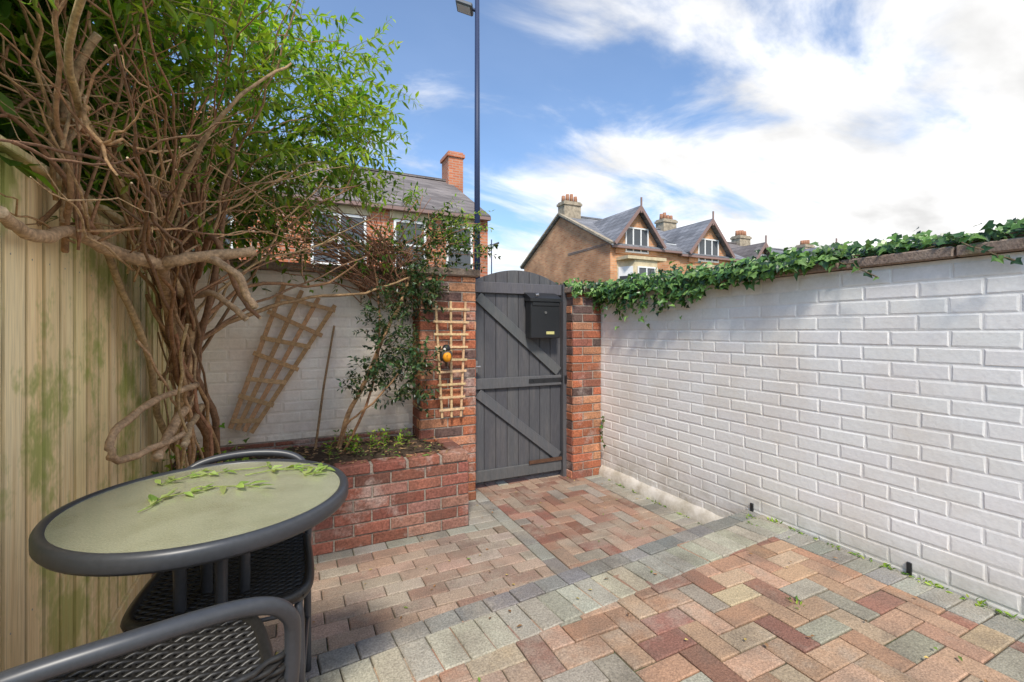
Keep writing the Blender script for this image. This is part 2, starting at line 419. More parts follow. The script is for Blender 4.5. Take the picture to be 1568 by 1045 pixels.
# ---------------------------------------------------------------- gate
G=empty('garden_gate');gc=(.085,.084,.091)
gx0,gx1=1.375,2.245;cx=(gx0+gx1)/2;hw=(gx1-gx0)/2
arch=lambda x:1.755+.12*(1-((x-cx)/hw)**2)
mb=MB();nb=8;w=(gx1-gx0)/nb
for i in range(nb):
    a=gx0+i*w+.003;b=a+w-.006;c=vary(gc,.08,.02)
    xs=[a+(b-a)*t/3 for t in range(4)]
    top=[(x,3.60,arch(x)) for x in xs];topb=[(x,3.622,arch(x)) for x in xs]
    vs=[(x,3.60,.035) for x in xs]+top+[(x,3.622,.035) for x in xs]+topb
    fs=[]
    for q in range(3):
        fs+=[(q,q+1,5+q,4+q),(4+q,5+q,13+q,12+q),(9+q,8+q,12+q,13+q)]
    fs+=[(3,11,15,7),(8,0,4,12)]
    mb.add(vs,fs,c)
mb.box((gx0,3.608,.04),(gx1,3.614,1.74),(.03,.03,.033))
mb.build('boards',M_gate,G)
mb=MB();g2=tuple(q*1.2 for q in gc)
mb.box((gx0+.002,3.572,1.665),(gx1-.002,3.598,1.758),vary(g2,.03),0,.003)
mb.box((gx0+.003,3.572,.845),(gx1-.003,3.598,.935),vary(g2,.05),0,.003)
mb.box((gx0+.003,3.572,.06),(gx1-.003,3.598,.155),vary(g2,.05),0,.003)
mb.beam((gx0+.045,3.586,1.63),(gx1-.03,3.586,.965),.085,.022,V((0,1,0)).cross(V((1,0,-.8))),vary(g2,.05),0,.003)
mb.beam((gx0+.045,3.586,.81),(gx1-.03,3.586,.19),.085,.022,V((0,1,0)).cross(V((1,0,-.8))),vary(g2,.05),0,.003)
mb.build('rails_and_braces',M_gate,G)
mb=MB();mb.box((1.326,3.555,-.02),(1.371,3.64,1.765),gc,0,.003);mb.box((2.25,3.555,-.02),(2.288,3.64,1.77),gc,0,.003)
mb.build('gate_posts',M_gate,G)
mb=MB()
mb.box((1.9,3.566,.875),(2.25,3.572,.912),(.03,.03,.03),0,.001)
for q in(1.95,2.05,2.16,2.23): mb.tube([(q,3.566,.893),(q,3.560,.893)],.007,8,(.05,.05,.05))
mb.box((2.262,3.545,.86),(2.284,3.555,.93),(.03,.03,.03))
mb.build('strap_hinge',M_black,G)
mb=MB()
mb.box((1.36,3.563,.99),(1.41,3.571,1.09),(.3,.3,.3),0,.001)
mb.tube([(1.385,3.565,1.04),(1.385,3.53,1.04)],.012,8);mb.tube([(1.35,3.53,1.04),(1.42,3.53,1.04)],.011,8)
mb.tube(cat([(1.33,3.55,1.035),(1.33,3.53,1.05),(1.35,3.525,1.05),(1.35,3.53,1.03)],4),.006,6)
mb.box((1.33,3.53,.975),(1.376,3.552,1.025),(.4,.36,.25),0,.004)
mb.build('latch_and_padlock',M_metal,G)
mb=MB();mb.tube([(1.34,3.55,1.04),(1.34,3.55,1.13)],.009,8,(.08,.05,.03));mb.build('bolt',M_bark,G)
mb=MB();mb.box((1.9,3.56,.155),(2.24,3.571,.185),(.10,.05,.03));mb.build('bottom_batten',M_wood,G)
# letter box
B=empty('mail_box');mb=MB()
mb.box((1.865,3.47,1.275),(2.165,3.568,1.60),(1,1,1),0,.006)
vs=[(1.855,3.455,1.597),(2.175,3.455,1.597),(2.175,3.57,1.604),(1.855,3.57,1.604),(1.855,3.455,1.625),(2.175,3.455,1.625),(2.175,3.57,1.68),(1.855,3.57,1.68)]
mb.add(vs,[(0,3,2,1),(4,5,6,7),(0,1,5,4),(1,2,6,5),(2,3,7,6),(3,0,4,7)])
mb.box((1.88,3.462,1.56),(2.15,3.47,1.592),(1,1,1),0,.002)
mb.build('body_and_lid',M_black,B)
mb=MB();mb.tube([(2.01,3.468,1.50),(2.01,3.460,1.50)],.012,12,(.4,.4,.4));mb.tube([(1.9,3.45,1.65),(1.93,3.45,1.655)],.012,8,(.7,.7,.7))
mb.build('lock',M_metal,B)
mb=MB();mb.box((2.02,3.4665,1.31),(2.10,3.4695,1.335),(.55,.5,.2));mb.build('label',M_any,B)
# ---------------------------------------------------------------- trellises
T=empty('trellis');mb=MB()
bl,br_=V((-.36,3.50,.70)),V((-.24,3.50,.66));tl,tr=V((-.04,3.56,1.68)),V((.29,3.56,1.53))
for i in range(4):
    t=i/3;mb.beam(bl.lerp(br_,t),tl.lerp(tr,t),.006,.030,V((0,1,0)),vary((.38,.23,.12),.2),0,.001)
for k,t in enumerate((.06,.2,.34,.48,.62,.76,.92)):
    a=bl.lerp(tl,t);b=br_.lerp(tr,min(1,t+.02));d=(b-a)*.10
    sk=V((0,0,.012*(1+t)))*(1 if k%2 else -1)
    mb.beam(a-d+V((0,-.009,0))+sk,b+d+V((0,-.009,0))-sk,.006,.030,V((0,1,0)),vary((.42,.26,.14),.2),0,.001)
mb.build('slats',M_wood,T)
T=empty('trellis.001');mb=MB()
for i,(xb,xt) in enumerate(((1.03,.985),(1.105,1.105),(1.18,1.225))):
    mb.beam((xb,3.335,.68),(xt,3.355,1.57),.012,.017,V((0,1,0)),vary((.58,.38,.21),.1),0,.001)
for k in range(9):
    z=.74+k*.096;wd=.085+.05*k/8
    mb.beam((1.105-wd-.015,3.323+.0022*k,z),(1.105+wd+.015,3.323+.0022*k,z+R.uniform(-.006,.006)),.009,.017,V((0,1,0)),vary((.60,.41,.23),.12),0,.001)
mb.build('slats',M_wood,T)
mb=MB();mb.tube([(.15,3.45,.5),(.21,3.5,.95),(.285,3.57,1.38)],[.009,.008,.007],8,(.32,.20,.11));mb.build('garden_cane',M_bark)
B=empty('bird_ornament');
def ell(mb,c,r,col,rx=0,n=12,mi=0):
    c=V(c);vs=[];fs=[];mt=Matrix.Rotation(rx,3,'X')
    for i in range(n+1):
        th=math.pi*i/n
        for j in range(n):
            ph=2*math.pi*j/n
            vs.append(c+mt@V((r[0]*math.sin(th)*math.cos(ph),r[1]*math.sin(th)*math.sin(ph),r[2]*math.cos(th))))
    for i in range(n):
        for j in range(n):
            j2=(j+1)%n;fs.append((i*n+j,(i+1)*n+j,(i+1)*n+j2,i*n+j2))
    mb.add(vs,fs,col,mi)
mb=MB();ell(mb,(1.04,3.27,1.155),(.040,.045,.052),(.10,.08,.06),.3);ell(mb,(1.04,3.242,1.148),(.033,.028,.038),(.80,.32,.02))
ell(mb,(1.04,3.263,1.212),(.031,.032,.029),(.02,.02,.025));ell(mb,(1.022,3.242,1.205),(.012,.012,.011),(.7,.65,.6))
mb.tube([(1.03,3.237,1.21),(1.028,3.215,1.206)],[.006,.001],6,(.03,.03,.03))
mb.tube([(1.05,3.29,1.13),(1.06,3.315,1.075)],[.014,.009],6,(.08,.06,.05))
for q in(-1,1):ell(mb,(1.04+q*.034,3.27,1.155),(.012,.03,.04),(.05,.045,.04),.3)
for q in(1.03,1.05):mb.tube([(q,3.275,1.12),(q,3.305,1.122)],.003,5,(.05,.04,.03))
mb.build('bird',M_any,B,True)
# ---------------------------------------------------------------- table and chairs
T=empty('bistro_table',(-.176,1.365,UP+.005))
H=.72;r=.312
mb=MB();mb.lathe([(r-.012,H+.002),(r-.004,H+.006),(r+.004,H+.004),(r+.009,H-.004),(r+.009,H-.026),(r+.003,H-.034),(r-.014,H-.034),(r-.016,H-.004),(r-.012,H+.002)],(0,0,0),72)
mb.build('rim',M_frame,T,True)
mb=MB();mb.lathe([(.0005,H),(.1,H),(.2,H),(r-.012,H)],(0,0,0),72);mb.lathe([(r-.012,H-.008),(.0005,H-.008)],(0,0,0),72);mb.build('glass_top',M_glass,T)
mb=MB()
for a in(20,110,200,290):
    a=math.radians(a);dx,dy=math.cos(a),math.sin(a)
    mb.tube(cat([(dx*.28,dy*.28,H-.03),(dx*.2,dy*.2,H-.05),(dx*.085,dy*.085,H-.10),(dx*.07,dy*.07,H-.25),(dx*.075,dy*.075,.34),(dx*.15,dy*.15,.12),(dx*.26,dy*.26,.012)],6),.014,10)
mb.tube([(.08*math.cos(t*.2618),.08*math.sin(t*.2618),.33) for t in range(25)],.008,8)
mb.build('legs',M_frame,T,True)
def chair(name,loc,rz,hb=.752,sc=1.0):
    C=empty(name,loc,rz);C.scale=(sc,sc,1)
    mb=MB();q=hb-.752
    pts=[(-.2,-.20,0),(-.2,-.2,.40),(-.205,-.235,.62+q),(-.19,-.262,.70+q),(-.13,-.285,.74+q),(0,-.30,.752+q),(.13,-.285,.74+q),(.19,-.262,.70+q),(.205,-.235,.62+q),(.2,-.2,.40),(.2,-.2,0)]
    mb.tube(cat(pts,7),.0125,12)
    for sx in(-1,1):
        mb.tube(cat([(sx*.19,.20,0),(sx*.19,.205,.36),(sx*.185,.19,.43),(sx*.2,.1,.445),(sx*.2,-.2,.435)],6),.0115,10)
        mb.tube([(sx*.2,-.2,.18),(sx*.19,.2,.18)],.007,8)
    mb.tube([(-.2,-.2,.2),(.2,-.2,.2)],.007,8);mb.tube([(-.19,.2,.2),(.19,.2,.2)],.007,8)
    ring=[(.0,.225,.45),(.13,.22,.45),(.195,.19,.45),(.21,.1,.45),(.2,-.1,.447),(.185,-.19,.445),(.1,-.21,.445),(-.1,-.21,.445),(-.185,-.19,.445),(-.2,-.1,.447),(-.21,.1,.45),(-.195,.19,.45),(-.13,.22,.45)]
    mb.tube(cat(ring,4,True),.012,10)
    mb.build('frame',M_frame,C,True)
    mb=MB();nrow=34
    def hx(y): return .2-.025*max(0,(abs(y)-.15)/.06)**2
    for i in range(nrow):
        y=-.205+.42*i/(nrow-1);h=hx(y);pp=[]
        for k in range(43):
            x=-h+2*h*k/42;sg=(1 if i%2 else -1)*math.sin(x/.021*math.pi/1)
            pp.append((x,y,.458+.0035*sg-.018*(1-(x/.2)**2)*(1-(y/.21)**2)))
        mb.tube(pp,.0060,5,vary((1,1,1),.1),0,False)
    for i in range(20):
        x=-.195+.39*i/19
        mb.tube([(x,y/100,.456-.018*(1-(x/.2)**2)*(1-(y/21)**2)) for y in range(-21,22,6)],.005,5,(1,1,1),0,False)
    mb.add([(-.19,-.2,.437),(.19,-.2,.437),(.19,.2,.437),(-.19,.2,.437)],[(0,1,2,3)])
    mb.tube([V(p)+V((0,0,.006)) for p in cat(ring,4,True)],.015,8)
    for i in range(13):
        z=.48+.011*i*1.05;d=(z-.4)/.35;pp=[]
        for k in range(37):
            x=-.2+.4*k/36;sg=(1 if i%2 else -1)*math.sin(x/.0222*math.pi)
            pp.append((x,-.205-.035*d-.05*(1-(x/.2)**2)+.0035*sg,z))
        mb.tube(pp,.0055,5,(1,1,1),0,False)
    mb.build('woven_seat_and_back',M_rattan,C,True)
chair('rattan_chair',(-.245,1.01,UP+.005),.20)
chair('rattan_chair.001',(-.145,1.495,UP+.005),math.pi-.05,.722,.93)
# ---------------------------------------------------------------- street lamps
def lamp(name,x,y,h,r,side,ls=1.0):
    P=empty(name);mb=MB();c=(.03,.045,.10)
    mb.tube([(x,y,-.1),(x,y,1.6)],r*1.5,14,c);mb.tube([(x,y,1.6),(x,y,1.7)],[r*1.5,r],14,c);mb.tube([(x,y,1.7),(x,y,h)],[r,r*.72],14,c)
    sx=V((.9,-.437,0))*side
    p=V((x,y,h-.35))
    mb.tube([p,p+sx*.12+V((0,0,.05))],r*.5,8,c)
    mb.build('post',M_any,P,True)
    mb=MB();q=p+sx*.22*ls+V((0,0,.07));e=(sx+V((0,0,.35))).normalized();s2=V((.437,.9,0))
    nn=e.cross(s2);nn=nn if nn.z>0 else -nn
    mb.obox(q,e,s2,e.cross(s2),.15*ls,.14*ls,.035,(.13,.14,.16),0,.015);mb.build('lantern',M_any,P)
    mb=MB();mb.obox(q-nn*.038,e,s2,e.cross(s2),.12*ls,.10*ls,.004,(.6,.62,.65),0);mb.build('lens',M_any,P)
lamp('street_lamp',2.95,7.48,7.31,.055,-1)
lamp('street_lamp.001',11.9,27.6,7.3,.05,1,1.4)
# ---------------------------------------------------------------- houses
def window(mbw,mbg,x,y,z,w,h,bars=(1,1),sill=True,d=.05):
    f=.07
    mbg.box((x-w/2+.02,y-.012,z-h/2+.02),(x+w/2-.02,y-.004,z+h/2-.02))
    mbw.box((x-w/2,y-d,z-h/2),(x-w/2+f,y-.002,z+h/2));mbw.box((x+w/2-f,y-d,z-h/2),(x+w/2,y-.002,z+h/2))
    mbw.box((x-w/2+f,y-d,z+h/2-f),(x+w/2-f,y-.002,z+h/2));mbw.box((x-w/2+f,y-d,z-h/2),(x+w/2-f,y-.002,z-h/2+f))
    for i in range(bars[0]):
        xx=x-w/2+w*(i+1)/(bars[0]+1);mbw.box((xx-.035,y-d+.006,z-h/2+f),(xx+.035,y-.014,z+h/2-f))
    for i in range(bars[1]):
        zz=z-h/2+h*(i+1)/(bars[1]+1);mbw.box((x-w/2+f,y-d+.012,zz-.03),(x+w/2-f,y-.015,zz+.03))
def chimney(mb,mp,x,y,z0,z1,w=.9,d=.6,pots=3):
    mb.box((x-w/2,y-d/2,z0),(x+w/2,y+d/2,z1));mb.box((x-w/2-.06,y-d/2-.06,z1-.22),(x+w/2+.06,y+d/2+.06,z1-.08))
    for i in range(pots):
        px=x-w/2+w*(i+.5)/pots;hh=R.uniform(.28,.5);mp.tube([(px,y,z1),(px,y,z1+hh)],[.12,.10],8)
def terrace(name,x0,x1,gabs,brick,yf=17.6,yr=26.6,ze=5.45,zr=7.75,zg=7.35,chim=(),gend=False,dz=0,roof=None,skyl=()):
    Hh=empty(name);ym=(yf+yr)/2
    ze+=dz;zr+=dz;zg+=dz
    mb=MB()
    mb.add([(x0,yf,-.1),(x1,yf,-.1),(x1,yr,-.1),(x0,yr,-.1),(x0,yf,ze),(x1,yf,ze),(x1,yr,ze),(x0,yr,ze),(x0,ym,zr),(x1,ym,zr)],
      [(0,1,5,4),(1,2,6,9,5),(2,3,7,6),(3,0,4,8,7)])
    mb.build('walls',brick,Hh)
    o=.25;sl=(zr-ze)/(ym-yf)
    mb=MB();a,b=x0-(.12 if gend else 0),x1
    for sg,ye in((-1,yf),(1,yr)):
        e=ye+sg*o;z=ze-sl*o+.05
        mb.add([(a,e,z),(b,e,z),(b,ym,zr+.05),(a,ym,zr+.05),(a,e,z+.08),(b,e,z+.08),(b,ym,zr+.13),(a,ym,zr+.13)],
          [(0,3,2,1),(4,5,6,7),(0,1,5,4),(3,0,4,7),(1,2,6,5)])
    mroof=mb
    mw=MB();mg=MB();ms=MB();mp=MB();mc=MB();mbr=MB();mtr=MB();mcop=MB()
    mtr.box((x0,yf-.28,ze-.16),(x1,yf-.12,ze-.06))
    mroof.box((a,ym-.1,zr+.12),(b,ym+.1,zr+.2))
    if gend:
        for sg,ye in((-1,yf-o),(1,yr+o)):
            mcop.beam((x0-.05,ye,ze-sl*o+.16),(x0-.05,ym,zr+.18),.10,.26,V((1,0,0)).cross(V((0,1,0))),(1,1,1))
    for x in skyl:
        yy=yf+1.6;zz=ze+sl*1.6+.16;n_=V((0,-sl,1)).normalized();u_=V((0,1,sl)).normalized()
        mg.obox((x,yy,zz),V((1,0,0)),u_,n_,.35,.5,.03);mw.obox((x,yy,zz-.02),V((1,0,0)),u_,n_,.42,.57,.03)
    for gx,gw in gabs:
        yb=yf-.08;zb=ze-.4
        zt=min(zg,ze+gw*.70)
        yback=yf+(zt-ze)/sl
        hwid=gw/2
        mbr.add([(gx-hwid+.15,yb,zb),(gx+hwid-.15,yb,zb),(gx+hwid-.15,yb,ze+.25),(gx,yb,zt-.1),(gx-hwid+.15,yb,ze+.25),
                 (gx-hwid+.15,yf+3,zb),(gx+hwid-.15,yf+3,zb),(gx+hwid-.15,yf+3,ze+.25),(gx-hwid+.15,yf+3,ze+.25)],
                [(0,1,2,3,4),(1,6,7,2),(5,0,4,8)])
        for sg in(-1,1):
            lo=V((gx+sg*(hwid+.12),0,ze+.02));hi=V((gx,0,zt));
            y0=yb-.3;y1=yback
            mroof.add([(lo.x,y0,lo.z),(hi.x,y0,hi.z),(hi.x,y1,hi.z),(lo.x,y1-.0,lo.z),(lo.x,y0,lo.z+.07),(hi.x,y0,hi.z+.07),(hi.x,y1,hi.z+.07),(lo.x,y1,lo.z+.07)],
              [(0,1,2,3),(7,6,5,4),(0,4,5,1)])
            mtr.beam((lo.x,y0-.03,lo.z-.03),(gx,y0-.03,zt-.03),.05,.15,V((0,1,0)),(1,1,1))
        mtr.box((gx-.04,yb-.36,zt-.3),(gx+.04,yb-.31,zt+.45))
        window(mw,mg,gx,yb,ze+.30,gw*.5,1.25 if gw>2.3 else .9,(2,0) if gw>2.3 else (1,0))
        if gw<2.3: continue
        bw=1.15
        base=[(gx-bw,yf),(gx-bw+.45,yf-.75),(gx+bw-.45,yf-.75),(gx+bw,yf)]
        vs=[(p[0],p[1],-.1) for p in base]+[(p[0],p[1],ze-.75) for p in base]
        ms.add(vs,[(0,1,5,4),(1,2,6,5),(2,3,7,6),(4,5,6,7)])
        ms.box((gx-bw-.05,yf-.85,ze-.75),(gx+bw+.05,yf-.003,ze-.6))
        for zz in(3.6+dz,1.1+dz):
            window(mw,mg,gx,yf-.752,zz,1.1,1.55,(1,1))
            for sg in(-1,1):
                p=V((gx+sg*(bw-.225),yf-.375,zz));nrm=V((sg*.857,-.514,0))
                mw.obox(p+nrm*.02,V((-sg*.514,-.857,0)),nrm,V((0,0,1)),.36,.02,.78)
                mg.obox(p+nrm*.045,V((-sg*.514,-.857,0)),nrm,V((0,0,1)),.29,.003,.33+.0)
    for c in chim: chimney(mc,mp,c,ym,zr-.5,zr+.8+R.uniform(-.1,.2),1.1,.7,4)
    mroof.build('roof',roof or M_slate,Hh);mw.build('joinery',M_hwhite,Hh);mg.build('glazing',M_wglass,Hh);mtr.build('bargeboards_and_gutter',M_trim,Hh)
    if mcop.v:mcop.build('verge_coping',M_cstone,Hh)
    if ms.v:ms.build('bay',M_stone,Hh)
    if mbr.v:mbr.build('gable_walls',M_hb,Hh)
    if mc.v:mc.build('chimney',M_cstone,Hh);mp.build('chimney_pots',M_chim,Hh,True)
    return Hh
terrace('brick_house',13.8,18.2,[(15.35,2.9)],M_hb,chim=(14.4,),gend=True)
terrace('brick_house.001',18.21,23.4,[(20.3,3.1)],M_hb,chim=(21.8,),dz=-.12,skyl=(18.8,),roof=M_slate)
terrace('brick_house.002',23.41,29.5,[(24.6,1.9)],M_hb2,chim=(28.9,),dz=-.45,roof=M_slate2)
terrace('brick_house.003',29.51,37,[(31.5,2.6)],M_hb,chim=(36.3,),dz=-.5,skyl=(34,))
terrace('brick_house.004',37.01,46,[(39,2.0),(43.5,2.0)],M_hb,chim=(45,),dz=-.9,roof=M_slate2)
terrace('brick_house.005',46.01,60,[(50,2.8)],M_hb2,chim=(53,59),dz=-1.0)
Hh=terrace('brick_house.006',-9,5.9,[],M_hb2,yf=14,yr=22,ze=5.1,zr=7.3,chim=(),gend=True,roof=M_slate2)
mw=MB();mg=MB();mc=MB();mp=MB();ms=MB()
for x,w in((-5.2,1.1),(-1.9,1.1),(1.25,1.5),(3.3,1.0),(4.9,.9)):
    window(mw,mg,x,13.998,3.95,w,1.5,(1 if w>1.2 else 0,1));window(mw,mg,x,13.998,1.2,w,1.6,(0,1))
    ms.box((x-w/2-.12,13.93,4.72),(x+w/2+.12,13.999,4.95));ms.box((x-w/2-.12,13.88,3.08),(x+w/2+.12,13.999,3.18))
chimney(mc,mp,6.0,18,4.8,8.55,.62,.9,0);chimney(mc,mp,-2.5,18,7,8.4,1.1,.7,4)
mw.build('windows',M_hwhite,Hh);mg.build('window_glass',M_wglass,Hh);mc.build('chimney_stack',M_hb2,Hh);mp.build('chimney_pots',M_chim,Hh);ms.build('lintels',M_stone,Hh)
# ---------------------------------------------------------------- foliage
def leaf(mb,p,d,n,L,w,col):
    d=d.normalized();s=d.cross(n)
    if s.length<1e-3:s=d.orthogonal()
    s.normalize();n=s.cross(d)
    dr=n*(-.12*L)
    b=p;m1=p+d*L*.4+s*w*.5+n*w*.12;m2=p+d*L*.4-s*w*.5+n*w*.12;m3=p+d*L*.75+s*w*.3+dr*.4;m4=p+d*L*.75-s*w*.3+dr*.4;t=p+d*L+dr;c=p+d*L*.45-n*w*.08
    mb.add([b,m1,m3,t,m4,m2,c],[(0,6,3,2,1),(0,5,4,3,6)],col)
def ivyleaf(mb,p,d,n,L,col):
    d=d.normalized();s=d.cross(n)
    if s.length<1e-3:s=d.orthogonal()
    s.normalize();n=s.cross(d)
    P=lambda x,y,z=0:p+s*(x*L)+d*(y*L)+n*(z*L)
    mb.add([P(0,0),P(.28,-.16,.04),P(.55,.14,.02),P(.30,.36,.05),P(0,1.0,-.12),P(-.30,.36,.05),P(-.55,.14,.02),P(-.28,-.16,.04),P(0,.35,-.03)],
        [(0,1,2,3,8),(3,4,8),(4,5,8),(0,8,5,6,7)],col)
def rv(a=1):
    while 1:
        v=V((R.uniform(-1,1),R.uniform(-1,1),R.uniform(-1,1)))
        if .05<v.length<1:return v*a
def wander(a,b,n,j,sag=0):
    a=V(a);b=V(b);out=[];acc=V((0,0,0))
    for i in range(n+1):
        t=i/n;k=math.sin(math.pi*t)
        acc=acc*.75+rv(j)
        out.append(a.lerp(b,t)+acc*(.25+k)+V((0,0,sag*k)))
    out[0]=a
    return out
bc=lambda:vary(R.choice([(.42,.25,.13),(.34,.18,.095),(.48,.32,.18),(.25,.14,.08)]),.2)
LG=[(.27,.40,.035),(.19,.33,.03),(.37,.48,.06),(.11,.23,.03),(.07,.15,.025)]
def shoot(mt,ml,p,d,L,nl,lsize,pal,tw=.0022,dens=2,asp=.3):
    d=d.normalized();q=[p.copy()];cur=p.copy();dd=d.copy();st=L/nl
    for i in range(nl):
        dd=(dd+rv(.22)+V((0,0,-.05))).normalized();cur=cur+dd*st;q.append(cur.copy())
    mt.tube(q,[tw*(1-.7*i/nl) for i in range(nl+1)],3,vary((.20,.18,.06),.3),0,False)
    for i in range(1,nl+1):
        for k in range(dens):
            sd=dd.cross(rv()).normalized()
            ld=(dd*.5+sd*.8+V((0,0,-.1))).normalized()
            nn=(V((0,0,1))+rv(.7)).normalized()
            l=lsize*R.uniform(.6,1.2)
            leaf(ml,q[i],ld,nn,l,l*asp*R.uniform(.8,1.2),vary(R.choice(pal),.25,.12))
CL=empty('climbing_shrub');mb=MB();ml=MB()
cut=(.66,.50,.33)
def limb(pts,r0,r1,n=8,sub=5,col=None):
    q=cat(pts,sub);k=len(q)
    q=[p+rv(.006) if 0<i<k-1 else p for i,p in enumerate(q)]
    mb.tube(q,[(r0+(r1-r0)*i/(k-1))*R.uniform(.9,1.12) for i in range(k)],n,col or bc(),0,True,cut)
tan=(.46,.31,.19)
limb([(-.45,3.15,.45),(-.42,3.05,.75),(-.50,2.95,1.0),(-.53,2.8,1.25),(-.50,2.7,1.5),(-.42,2.6,1.85),(-.4,2.6,2.3)],.033,.016,10)
limb([(-.52,3.1,.45),(-.54,2.95,.8),(-.49,2.85,1.1),(-.45,2.75,1.4),(-.5,2.5,1.62)],.026,.020,10)
limb([(-.40,3.2,.45),(-.38,3.0,.85),(-.45,2.85,1.15),(-.36,2.7,1.5),(-.3,2.6,1.9),(-.25,2.7,2.4)],.021,.011)
limb([(-.47,3.2,.45),(-.60,2.9,.85),(-.58,2.6,1.2),(-.6,2.3,1.5),(-.62,2.0,1.8)],.018,.010)
limb([(-.5,2.75,1.3),(-.5,2.5,1.52),(-.44,2.16,1.60),(-.3,2.15,1.64),(-.136,2.18,1.68)],.027,.020,10,5,tan)
limb([(-.3,2.15,1.64),(-.2,2.1,1.58),(-.16,2.12,1.49),(-.13,2.1,1.44)],.016,.014,8,5,tan)
limb([(-.44,2.16,1.60),(-.55,2.0,1.62),(-.60,1.85,1.65),(-.62,1.65,1.60),(-.60,1.45,1.62)],.024,.014,10,5,tan)
limb([(-.58,1.88,1.64),(-.60,1.82,1.85),(-.6,1.78,2.02),(-.5,1.7,2.2)],.022,.010,8,5,tan)
limb([(-.42,2.7,1.08),(-.5,2.35,1.06),(-.56,2.1,1.00),(-.565,2.03,.93),(-.54,2.1,.88),(-.42,2.4,.90)],.014,.013,8,5,tan)
limb([(-.45,2.8,1.0),(-.47,2.5,.93),(-.48,2.25,.84)],.020,.020,8,5,tan)
limb([(-.42,2.85,.95),(-.42,2.55,.90),(-.40,2.3,.87)],.015,.015)
limb([(-.45,2.65,1.5),(-.33,2.55,1.52),(-.19,2.50,1.40)],.016,.014,8,5,tan)
limb([(-.4,2.6,1.6),(-.3,2.3,1.75),(-.2,2.3,1.5),(-.12,2.25,1.4)],.013,.009)
limb([(-.5,2.85,1.25),(-.25,2.95,1.42),(.1,3.1,1.55),(.45,3.2,1.6),(.75,3.2,1.72)],.014,.006)
limb([(-.45,2.8,1.35),(-.2,2.9,1.6),(.15,3.05,1.62),(.4,3.2,1.8)],.012,.005)
limb([(-.5,2.6,1.5),(-.55,2.0,1.9),(-.5,1.5,2.0),(-.35,1.2,2.1)],.014,.006)
limb([(-.5,2.3,1.6),(-.3,1.9,1.95),(-.15,1.8,2.15),(.0,1.9,2.35)],.010,.004)
hubs=[V((-.5,2.8,1.3)),V((-.48,2.6,1.5)),V((-.42,2.6,1.8)),V((-.5,2.2,1.6)),V((-.6,1.85,1.66)),V((-.52,2.9,1.1)),V((-.6,1.7,1.9))]
for i in range(110):
    h=R.choice(hubs)+rv(.09)
    k=R.random()
    if k<.40: e=V((R.uniform(-.75,-.3),R.uniform(1.15,2.2),R.uniform(1.65,2.5)))
    elif k<.80: e=V((R.uniform(-.8,.05),R.uniform(1.9,3.2),R.uniform(1.8,3.0)))
    else: e=V((R.uniform(-.4,.45),R.uniform(2.7,3.3),R.uniform(1.75,2.3)))
    L=(e-h).length;n=max(8,int(L/.09));pp=wander(h,e,n,.026,R.uniform(0,.2))
    r0=R.choice([.004,.005,.007,.010]);c=bc()
    mb.tube(cat(pp,2),[r0*(1-.7*t/(2*n)) for t in range(2*n+1)],5,c,0,True,cut)
    for q in range(2):
        s=pp[R.randrange(n//3,n)];e2=s+V((R.uniform(-.3,.3),R.uniform(-.3,.2),R.uniform(-.05,.35)))
        p2=wander(s,e2,6,.02);mb.tube(p2,[r0*.5*(1-.6*t/6) for t in range(7)],4,c,0,False)
for i in range(12):
    h=V((R.uniform(-.62,-.3),R.uniform(2.6,3.3),.5));e=V((R.uniform(-.62,-.35),R.uniform(2.1,3.0),R.uniform(1.2,1.7)))
    mb.tube(wander(h,e,10,.03,.05),[R.choice([.004,.006,.009])]*11,5,bc())
mb.build('branches',M_bark,CL,True)
mt=MB()
def crown(c,rad,n,Ls,nl,ls,pal,out=.8,shell=.35,dens=2,asp=.3,cull=-.3,fr=2.6):
    c=V(c)
    for i in range(n):
        v=rv().normalized()*(R.uniform(shell,1)**.6)
        p=c+V((v.x*rad[0],v.y*rad[1],v.z*rad[2]))
        if noise.noise(p*fr)<cull : continue
        if p.y<1.0 or (p.x>-.62 and p.y<1.5 and p.z<2.0): continue
        d=v*out+V((0,0,.35))+rv(.5)
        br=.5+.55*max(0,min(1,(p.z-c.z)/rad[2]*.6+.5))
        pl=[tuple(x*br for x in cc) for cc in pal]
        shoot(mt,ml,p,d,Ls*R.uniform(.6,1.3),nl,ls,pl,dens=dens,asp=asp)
DK=[(.12,.22,.025),(.08,.16,.02),(.19,.32,.03),(.25,.38,.04)]
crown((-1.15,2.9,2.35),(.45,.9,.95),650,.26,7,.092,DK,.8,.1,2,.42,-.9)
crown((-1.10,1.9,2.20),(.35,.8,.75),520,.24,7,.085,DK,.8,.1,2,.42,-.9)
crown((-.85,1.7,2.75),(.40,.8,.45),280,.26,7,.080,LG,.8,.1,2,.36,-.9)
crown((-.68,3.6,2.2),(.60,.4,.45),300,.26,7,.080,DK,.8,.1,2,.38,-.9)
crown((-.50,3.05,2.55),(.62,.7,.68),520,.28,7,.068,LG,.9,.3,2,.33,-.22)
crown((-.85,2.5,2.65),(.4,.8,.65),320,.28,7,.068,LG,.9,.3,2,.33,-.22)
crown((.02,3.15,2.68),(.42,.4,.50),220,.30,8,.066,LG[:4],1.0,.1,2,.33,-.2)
crown((-.10,3.25,2.15),(.42,.35,.28),110,.25,6,.058,LG,.9,.2,2,.33,-.2)
